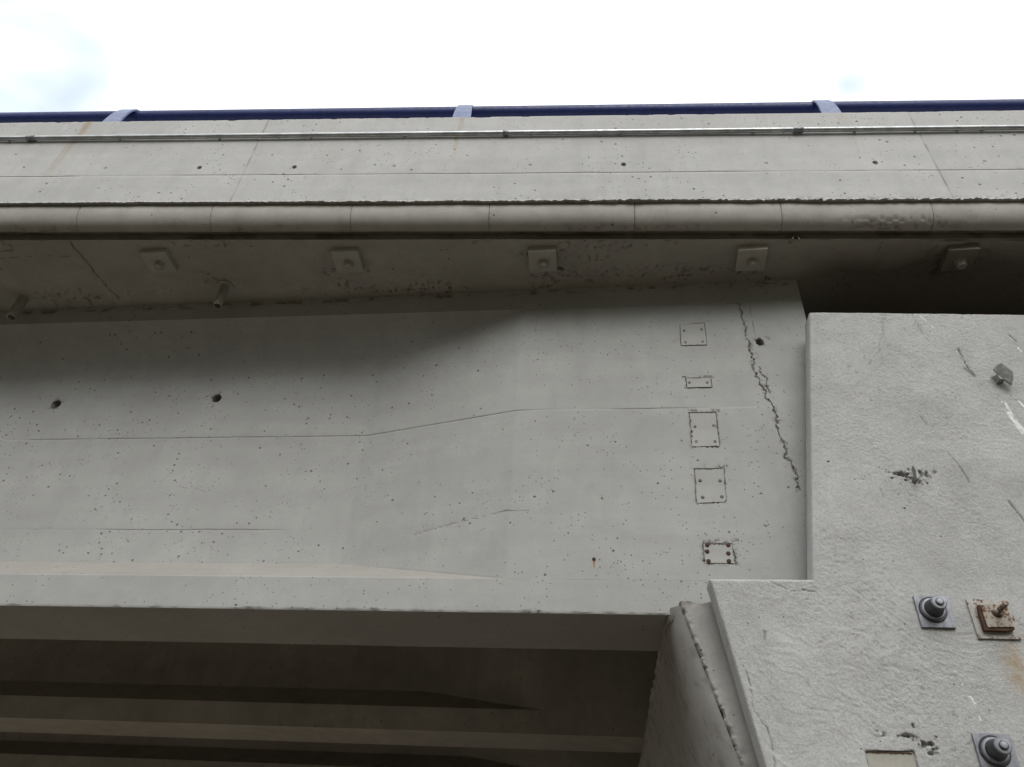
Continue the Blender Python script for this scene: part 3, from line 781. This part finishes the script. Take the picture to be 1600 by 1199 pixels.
# ------------------------------------------------------------------ abutment
ab = tag(link('abutment', None), 'concrete abutment with a chipped slanting edge that carries the girder ends', 'abutment')
YC = 3.92
c0 = atY(1062, 938, YC); c1 = atY(1162, 1199, YC)
slx = (c1[0]-c0[0])/(c0[2]-c1[2])                   # the face slants away as it goes down
zs = np.concatenate([np.arange(3.12, 1.9, -.006), np.linspace(1.9, -.3, 8)])
# front strip (rows z, columns x), with ragged left arris
rag = .014*sstep(.52, .68, fbm(zs*26, zs*0, 401, 3, .6))+.006*fbm(zs*60, zs*0, 402, 2)
xl = c0[0]+(c0[2]-zs)*slx
xc = np.concatenate([[0, .0, .004, .009], np.arange(.016, .16, .008), [.3, 1.]])
A, J = np.meshgrid(zs, np.arange(len(xc)), indexing='ij')
X = xl[:, None]+xc[J]+np.where(J < 4, rag[:, None]*(1-J/4.)*.8, 0)
Y = YC+np.exp(-xc[J]/.006)*(.003+.012*np.clip(fbm(A*30, X*30, 405, 4, .6)-.42, 0, 1))
Y += sstep(.5, .66, fbm(A*55, X*55, 407, 2, .7))*np.exp(-xc[J]/.016)*.008
Y[:, 0] = YC+.03+.02*fbm(zs*18, zs*0, 406, 4); X[:, 0] = X[:, 1]-.006-.02*np.clip(fbm(zs*25, zs*0, 408, 4, .65)-.35, 0, 1)
d_ = sstep(.56, .66, fbm(A*30, X*30, 409, 3))*np.exp(-xc[J]/.025)*.6
# the broken top
ztop = 3.118+.02*(fbm(X*18, X*0, 411, 4)-.5)*2
Zf = np.minimum(A, ztop); 
d_ = np.maximum(d_, np.exp(-((A-3.115)/.018)**2)*sstep(.5, .65, fbm(X*40, A*40, 413))*.7)
lattice('front_strip', np.stack([X, Y, Zf], -1), M_stem, ab, d_, sharp=50, flip=False)
# slanting side face going back beneath the girders
ys = np.concatenate([[3.945, 3.955, 3.97, 3.99, 4.02, 4.05], np.arange(4.07, 6.2, .02), np.linspace(6.25, 18, 40)])
zs2 = np.concatenate([[3.118], [3.085, 3.07], np.arange(3.05, 1.9, -.025), [1.5, .8, -.3]])
B, Z = np.meshgrid(ys, zs2, indexing='ij')
X = c0[0]-.08*(1-np.exp(-(B-3.94)/.07))+(c0[2]-Z)*slx
Zs = Z.copy(); Zs[:, 0] = np.where(B[:, 0] < 4.0, 3.118, 3.074+.0)
Zs[:, :1] += (fbm(B[:, :1]*9, B[:, :1]*0, 421, 5, .7)-.5)*.035-.010
Zs[:, 1] = np.minimum(Zs[:, 1], Zs[:, 0]-.004); Zs[:, 2] = np.minimum(Zs[:, 2], Zs[:, 1]-.01)
X = X+(fbm(B*1.5, Z*1.5, 423)-.5)*.004+(np.arange(len(zs2)) < 2)[None]*(fbm(B*10, B*0, 425, 4)-.4)*.03
dd_ = sstep(.6, .7, fbm(B*14, Z*14, 427, 4))*.35
lattice('side_face', np.stack([X, B, Zs], -1), M_stem, ab, dd_, sharp=50, flip=True)
bm = bmesh.new(); prism(bm, [(c0[0]+.03-.075, 3.05), (8, 3.05), (8, -.4), (c0[0]+.03-.075+3.5*slx, -.4)], 'y', 4.07, 18)
bm_obj('bearing_seat', bm, M_stem, ab)
bm = bmesh.new(); prism(bm, [(1.56, 3.04), (8, 3.04), (8, 5.50), (1.56, 5.50)], 'y', 4.75, 18); bm_obj('back_wall', bm, M_grime_shade, ab)

# ------------------------------------------------------------------ rendered wing wall (closest plane)
YW = 3.76
wing = tag(link('wing_wall', None), 'rough rendered grey wing wall with stepped corner at the right, holding anchor bolts', 'wall')
TL, TR = atY(1265, 487, YW), atY(1600, 490, YW); LB, LB2 = atY(1270, 905, YW), atY(1109, 905, YW); BL = atY(1197, 1199, YW)
ZL = LB[2]
def top_z(x): return TL[2]+(TR[2]-TL[2])*(x-TL[0])/(TR[0]-TL[0])
XR = 3.15
scr = [  # scratches: polyline px, half width, depth, dirt
    ([(1498, 545), (1510, 570), (1524, 588)], .006, .006, .8), ([(1508, 575), (1522, 588)], .006, .006, .7), ([(1425, 490), (1440, 520), (1452, 534)], .0025, .003, .55),
    ([(1480, 706), (1500, 730), (1515, 755)], .0045, .005, .65), ([(1438, 652), (1448, 664)], .004, .004, .6), ([(1576, 784), (1590, 800), (1605, 822)], .008, .006, .7),
    ([(1333, 520), (1350, 555), (1355, 565)], .003, .002, .3), ([(1377, 490), (1381, 510), (1375, 535), (1371, 560)], .002, .003, .5), ([(1385, 488), (1382, 502)], .0025, .003, .5),
    ([(1374, 758), (1379, 772), (1382, 788)], .0025, .003, .6), ([(1418, 640), (1438, 680)], .0018, .002, .25), ([(1578, 524), (1588, 534)], .005, .005, .8), ([(1345, 748), (1356, 752)], .003, .003, .4),
    ([(1126, 949), (1131, 967), (1132, 990), (1140, 1006), (1159, 1035), (1172, 1070), (1178, 1112), (1199, 1137), (1207, 1170), (1211, 1199)], .003, .005, .75),
    ([(1205, 909), (1222, 918), (1232, 923), (1275, 923)], .0028, .005, .7), ([(1195, 988), (1196, 1000)], .009, .006, .5), ([(1260, 1060), (1262, 1075)], .006, .003, .2)]
white = [([(1568, 630), (1580, 650), (1600, 676)], .017), ([(1438, 494), (1458, 512)], .003), ([(1470, 520), (1476, 530)], .003), ([(1503, 1068), (1522, 1098), (1532, 1126)], .0035), ([(1589, 624), (1600, 636)], .006), ([(1591, 543), (1596, 549)], .005)]
spall = [  # px centre, radii, depth
    (1412, 741, .055, .022, .016, 451), (1448, 741, .05, .03, .016, 452), (1430, 752, .05, .018, .012, 453), (1400, 740, .03, .012, .01, 454),
    (1375, 1148, .05, .012, .012, 455), (1418, 1150, .05, .014, .018, 456), (1440, 1163, .035, .022, .016, 457), (1455, 1176, .03, .018, .014, 458), (1558, 592, .03, .02, .006, 459)]
slot = np.array(PXZ([(1352, 1174), (1428, 1174), (1437, 1210), (1362, 1210)], YW))
def wall_h(x, z):
    """inward depth and dirt of the hand-rendered face"""
    wx = x+(fbm(x*2.3, z*2.3, 431)-.5)*.6; wz = z+(fbm(x*2.3, z*2.3, 433)-.5)*.6
    lump = fbm(x*85, z*85, 435, 2, .8)*.8+fbm(x*22, z*22, 436, 3)*.2
    trow = fbm((wx*.5+wz)*70, (wx-wz*.5)*9, 437, 3, .5)            # curved trowel strokes
    amt = .55+.9*sstep(.35, .7, fbm(x*2.2, z*2.2, 439))
    h = -(lump-.5)*.0048*amt-(trow-.5)*(.0012+.0036*sstep(3.1, 2.9, z))*sstep(.35, .65, fbm(x*1.7+3, z*1.7, 441))-(fbm(x*4, z*4, 443)-.5)*.012
    d = np.zeros_like(x)
    cav = sstep(.27, .16, fbm(x*70, z*70, 438, 2, .7))*sstep(.35, .6, fbm(x*3, z*3, 440)); d = np.maximum(d, cav*.4)
    for pts, hw, dd, di in scr:
        p = PXZ(pts, YW); pa = np.array(p)
        s_ = (x > pa[:, 0].min()-.05) & (x < pa[:, 0].max()+.05) & (z > pa[:, 1].min()-.05) & (z < pa[:, 1].max()+.05)
        if not s_.any(): continue
        xx, zz_ = x[s_], z[s_]
        q = segdist(xx+(fbm(xx*30, zz_*30, 445)-.5)*.014, zz_+(fbm(xx*30, zz_*30, 447)-.5)*.014, p)
        c = np.clip(1.2-q/(hw*(.5+.9*vn(xx*22, zz_*22, 449))), 0, 1); h[s_] += c*dd; d[s_] = np.maximum(d[s_], c*di)
    for (u, v, rx, ry, dd, sd_) in spall:
        p = atY(u, v, YW)
        q = np.hypot((x-p[0])/rx, (z-p[2])/ry)*(1+2.4*(fbm(x*38, z*38, sd_, 3, .65)-.45))
        c = sstep(1.1, .6, q); h += c*dd*(-.1+1.7*sstep(.35, .65, fbm(x*55, z*55, sd_+9, 3, .65))); d = np.maximum(d, c*.5*sstep(.45, .62, fbm(x*60, z*60, sd_+20, 3)))
    for pts, hw in white:
        p = PXZ(pts, YW); q = segdist(x, z, p)
        c = sstep(1.0, .75, q/hw)*sstep(.40, .5, fbm(x*60, z*25, 461, 3)); d = np.where(c > .1, -c, d)
    s_ = inpoly_sd(x, z, slot); c = sstep(-.002, .003, s_); h = np.where(c > 0, h*(1-c)+c*.02, h); d = np.where(np.abs(s_) < .008, np.maximum(d, np.exp(-(s_/.004)**2)*.35), d)
    return h, d
def patch(name, zlist, xleft, nx, ztop_fn=None, smooth_edge=.03):
    t = np.linspace(0, 1, nx)**1.0
    ZZ = np.repeat(zlist[:, None], nx, 1); xl_ = xleft(zlist)
    XX = xl_[:, None]+(XR-xl_)[:, None]*t[None, :]
    if ztop_fn:                                   # rows follow the sloping top edge
        z0 = zlist[-1]; f = (ZZ-z0)/(zlist[0]-z0); ZZ = z0+f*(top_z(XX)-z0)
    h, d = wall_h(XX, ZZ)
    de = XX-xl_[:, None]
    sm = sstep(.0, smooth_edge, de+(fbm(XX*9, ZZ*9, 471)-.5)*.02)   # trowelled-smooth border
    h = h*(.12+.88*sm); d = np.where(d > 0, d*(.3+.7*sm), d)
    if name == 'lower_face': h, d = h, d
    r = np.clip(1-de/.007, 0, 1); h = h+r**2*.006+np.exp(-de/.004)*.004*vn(ZZ*60, ZZ*0, 473)
    if ztop_fn:
        dt = top_z(XX)-ZZ; r = np.clip(1-dt/.016, 0, 1); h = h+r**2*.014+np.exp(-dt/.005)*.006*vn(XX*50, XX*0, 475)
    else:
        dt = np.where(XX < LB[0], ZL-ZZ, 9); r = np.clip(1-dt/.018, 0, 1); h = h+r**2*.014
    P = np.stack([XX, YW+h, ZZ], -1)
    back = P[:, :1].copy(); back[..., 1] = 3.90; back[..., 0] += .002
    P = np.concatenate([back, P], 1); d = np.pad(d, ((0, 0), (1, 0)))
    if ztop_fn:
        tp = P[:1].copy(); tp[..., 1] = 3.90; tp2 = P[:1].copy(); tp2[..., 1] += .03; P = np.concatenate([tp, tp2, P], 0); d = np.pad(d, ((2, 0), (0, 0))); d[:2] = .9   # dark silt added on top to cut light bounced into the recess
    else:
        tp = P[:1].copy(); tp[..., 1] = 3.90; P = np.concatenate([tp, P], 0); d = np.pad(d, ((1, 0), (0, 0)))
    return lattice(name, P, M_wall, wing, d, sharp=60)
up_left = lambda z: LB[0]+(TL[0]-LB[0])*(z-ZL)/(TL[2]-ZL)
lo_left = lambda z: LB2[0]+(BL[0]-LB2[0])*(z-ZL)/(BL[2]-ZL)
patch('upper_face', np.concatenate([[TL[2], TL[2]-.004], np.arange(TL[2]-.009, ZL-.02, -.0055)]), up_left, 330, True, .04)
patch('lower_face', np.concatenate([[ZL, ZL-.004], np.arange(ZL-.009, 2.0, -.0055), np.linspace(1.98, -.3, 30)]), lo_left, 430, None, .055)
# body behind the rendered skin and its continuation to the right
bm = bmesh.new(); prism(bm, [(up_left(TL[2])+.02, TL[2]-.03), (XR+.3, top_z(XR+.3)-.03), (XR+.3, -.4), (lo_left(-.3)+.03, -.4), (LB2[0]+.025, ZL-.03), (LB[0]+.02, ZL-.03)], 'y', YW+.075, 3.905)
bm_obj('wall_core', bm, M_stem, wing)
bm = bmesh.new(); prism(bm, [(XR-.001, top_z(XR)), (9, top_z(9)), (9, -.4), (XR-.001, -.4)], 'y', YW+.004, 3.9)
bm_obj('wall_end', bm, M_wall, wing)

# ------------------------------------------------------------------ anchors on the wing wall
def tendon(c, lab, rg):
    q = np.array([atY(u, v, YW) for u, v in c]); cen = q.mean(0); a = .078
    t = empty('tendon_anchor', (cen[0], YW, cen[2]), lab, 'anchor', 'capped anchors on the wing wall')
    bm = bmesh.new(); box(bm, (-a, -.016, -a), (a, .012, a)); bm_obj('plate', bm, M_galv_dull, t, bevel=.0025)
    ax = Vector((.0, -1, .03)); ox, oz = -.006, .008
    M_ = along((ox, -.015, oz), ax)
    bm = bmesh.new(); lathe(bm, [(.062, 0), (.064, .004), (.060, .010), (.054, .010), (.050, .005), (.046, .004)], 36, M_); bm_obj('seal_ring', bm, M_rubber, t)
    bm = bmesh.new(); lathe(bm, [(.054, .001), (.055, .010), (.051, .016), (.046, .017)], 36, M_); bm_obj('collar', bm, M_galv_dull, t)
    bm = bmesh.new(); lathe(bm, [(.045, .0), (.044, .02), (.038, .05), (.032, .078), (.030, .084)], 32, M_); bm_obj('cap', bm, M_rubber, t)
    bm = bmesh.new(); lathe(bm, [(.024, .083), (.034, .084), (.035, .090), (.031, .095), (.012, .096)], 32, M_); w_ = bm_obj('washer', bm, M_galv_dull, t)
    bm = bmesh.new(); lathe(bm, [(.016, .094), (.0155, .102), (.012, .105), (.005, .106)], 18, M_); bm_obj('bolt_head', bm, M_galv_dull, w_)
    bm = bmesh.new(); lathe(bm, [(.0185, .095), (.0195, .0985), (.017, .099)], 20, M_); bm_obj('bolt_ring', bm, M_rubber, w_)
tendon([(1424, 933), (1478, 933), (1493, 983), (1440, 981)], 'zinc plate with black conical cap, beside the rusty plate on the wing wall', rng)
tendon([(1514, 1150), (1577, 1151), (1597, 1207), (1533, 1206)], 'zinc plate with black conical cap at the bottom right corner of the wing wall', rng)
q = np.array([atY(u, v, YW) for u, v in ((1505, 937), (1567, 938), (1600, 1003), (1532, 998))]); cen = q.mean(0)
t = empty('bearing_plate', (cen[0], YW, cen[2]), 'painted plate streaked with rust carrying a smaller rusted plate and bare bolt', 'anchor plate')
a = .095
bm = bmesh.new(); box(bm, (-a, -.012, -a), (a, .012, a)); bm_obj('plate', bm, M_rustplate, t, bevel=.002)
bm = bmesh.new(); box(bm, (-.052, -.040, -.048), (.064, -.010, .058)); bm.transform(Matrix.Translation((0, -.004, 0)) @ Matrix.Rotation(.05, 4, 'X') @ Matrix.Rotation(-.03, 4, 'Y')); sp_ = bm_obj('pressure_plate', bm, M_rustpaint, t, bevel=.003)
bm = bmesh.new()
for e in range(1):
    prism(bm, [(-.068, -.063), (.030, -.066), (.068, -.058), (.066, -.036), (-.040, -.036), (-.040, .056), (-.058, .060), (-.066, .02)], 'y', -.036, -.011)
bm_obj('rust_crust', bm, M_rust, t, bevel=.004)
Mb = along((.012, -.04, .022), (.08, -1, .10))
bm = bmesh.new(); lathe(bm, [(.021, .0), (.021, .022), (.018, .024)], 6, Mb); bm_obj('nut', bm, M_rustpaint, t)
bm = bmesh.new(); lathe(bm, [(.0225, 0), (.029, -.002), (.029, .004), (.02, .005)], 18, Mb); bm_obj('washer', bm, M_rust, t)
pr = [(.0125, .0)]
for k_ in range(14): pr += [(.0128, .022+k_*.005), (.0112, .0245+k_*.005)]
pr += [(.0115, .094), (.006, .095)]
bm = bmesh.new(); lathe(bm, pr, 16, Mb); bm_obj('bolt', bm, M_rustbolt, t)

# metal stubs left in the wall
p = atY(1563, 594, YW)
t = empty('metal_tab', (p[0], YW, p[2]), 'bent grey metal tab sticking out of the upper wing wall', 'metal tab')
bm = bmesh.new(); rg = np.random.default_rng(5)
pts = [(-.044, .043), (-.02, .062), (.002, .069), (.020, .045), (.045, .004), (.036, -.04), (.02, -.068), (.004, -.046), (-.013, -.022)]
prism(bm, pts, 'y', -.012, .012); bm.transform(Matrix.Translation((0, -.05, 0)) @ Matrix.Rotation(-.35, 4, 'Z') @ Matrix.Rotation(.3, 4, 'X')); bm_obj('bent_plate', bm, M_stub, t, bevel=.003)
bm = bmesh.new(); prism(bm, [(-.03, -.03), (-.036, .01), (-.012, .035), (.012, .02), (.0, -.03)], 'y', -.05, .03); bm_obj('weld_lump', bm, M_stub, t, bevel=.004)
p = atY(1428, 742, YW)
t = empty('metal_fin', (p[0], YW, p[2]), 'upright steel fin in a broken hole in the middle of the wing wall', 'metal fin')
bm = bmesh.new(); prism(bm, [(-.05, -.052), (.03, -.044), (.03, .04), (-.022, .046), (-.045, .01)], 'x', -.006, .006); bm.transform(Matrix.Rotation(.12, 4, 'Y')); bm_obj('blade', bm, M_stub, t, bevel=.0015)
bm = bmesh.new(); prism(bm, [(-.035, -.012), (-.02, .01), (.01, .014), (.028, .004), (.03, -.014), (.0, -.022)], 'y', -.006, .03); bm_obj('rubble', bm, M_stem, t, 20, bevel=.004)
c_ = slot.mean(0)
t = empty('embedded_plate', (c_[0], YW, c_[1]), 'flat painted plate with rusty top edge set in the wall at the bottom', 'steel plate')
bm = bmesh.new(); prism(bm, [((a_-c_[0])*.985, (b_-c_[1])*.97) for a_, b_ in slot], 'y', .008, .035); bm_obj('plate', bm, M_plate, t, bevel=.001)
bm = bmesh.new(); y0 = (slot[0, 1]-c_[1])*.975; x0, x1 = (slot[0, 0]-c_[0])*.97, (slot[1, 0]-c_[0])*.93
rg = np.random.default_rng(9)
ring = [(x0+(x1-x0)*k_/30, y0+rg.random()*.002) for k_ in range(31)]+[(x1-(x1-x0)*k_/30, y0-.0008-rg.random()**2*.005) for k_ in range(31)]
prism(bm, ring, 'y', .004, .03); bm_obj('rust_line', bm, M_rust, t)
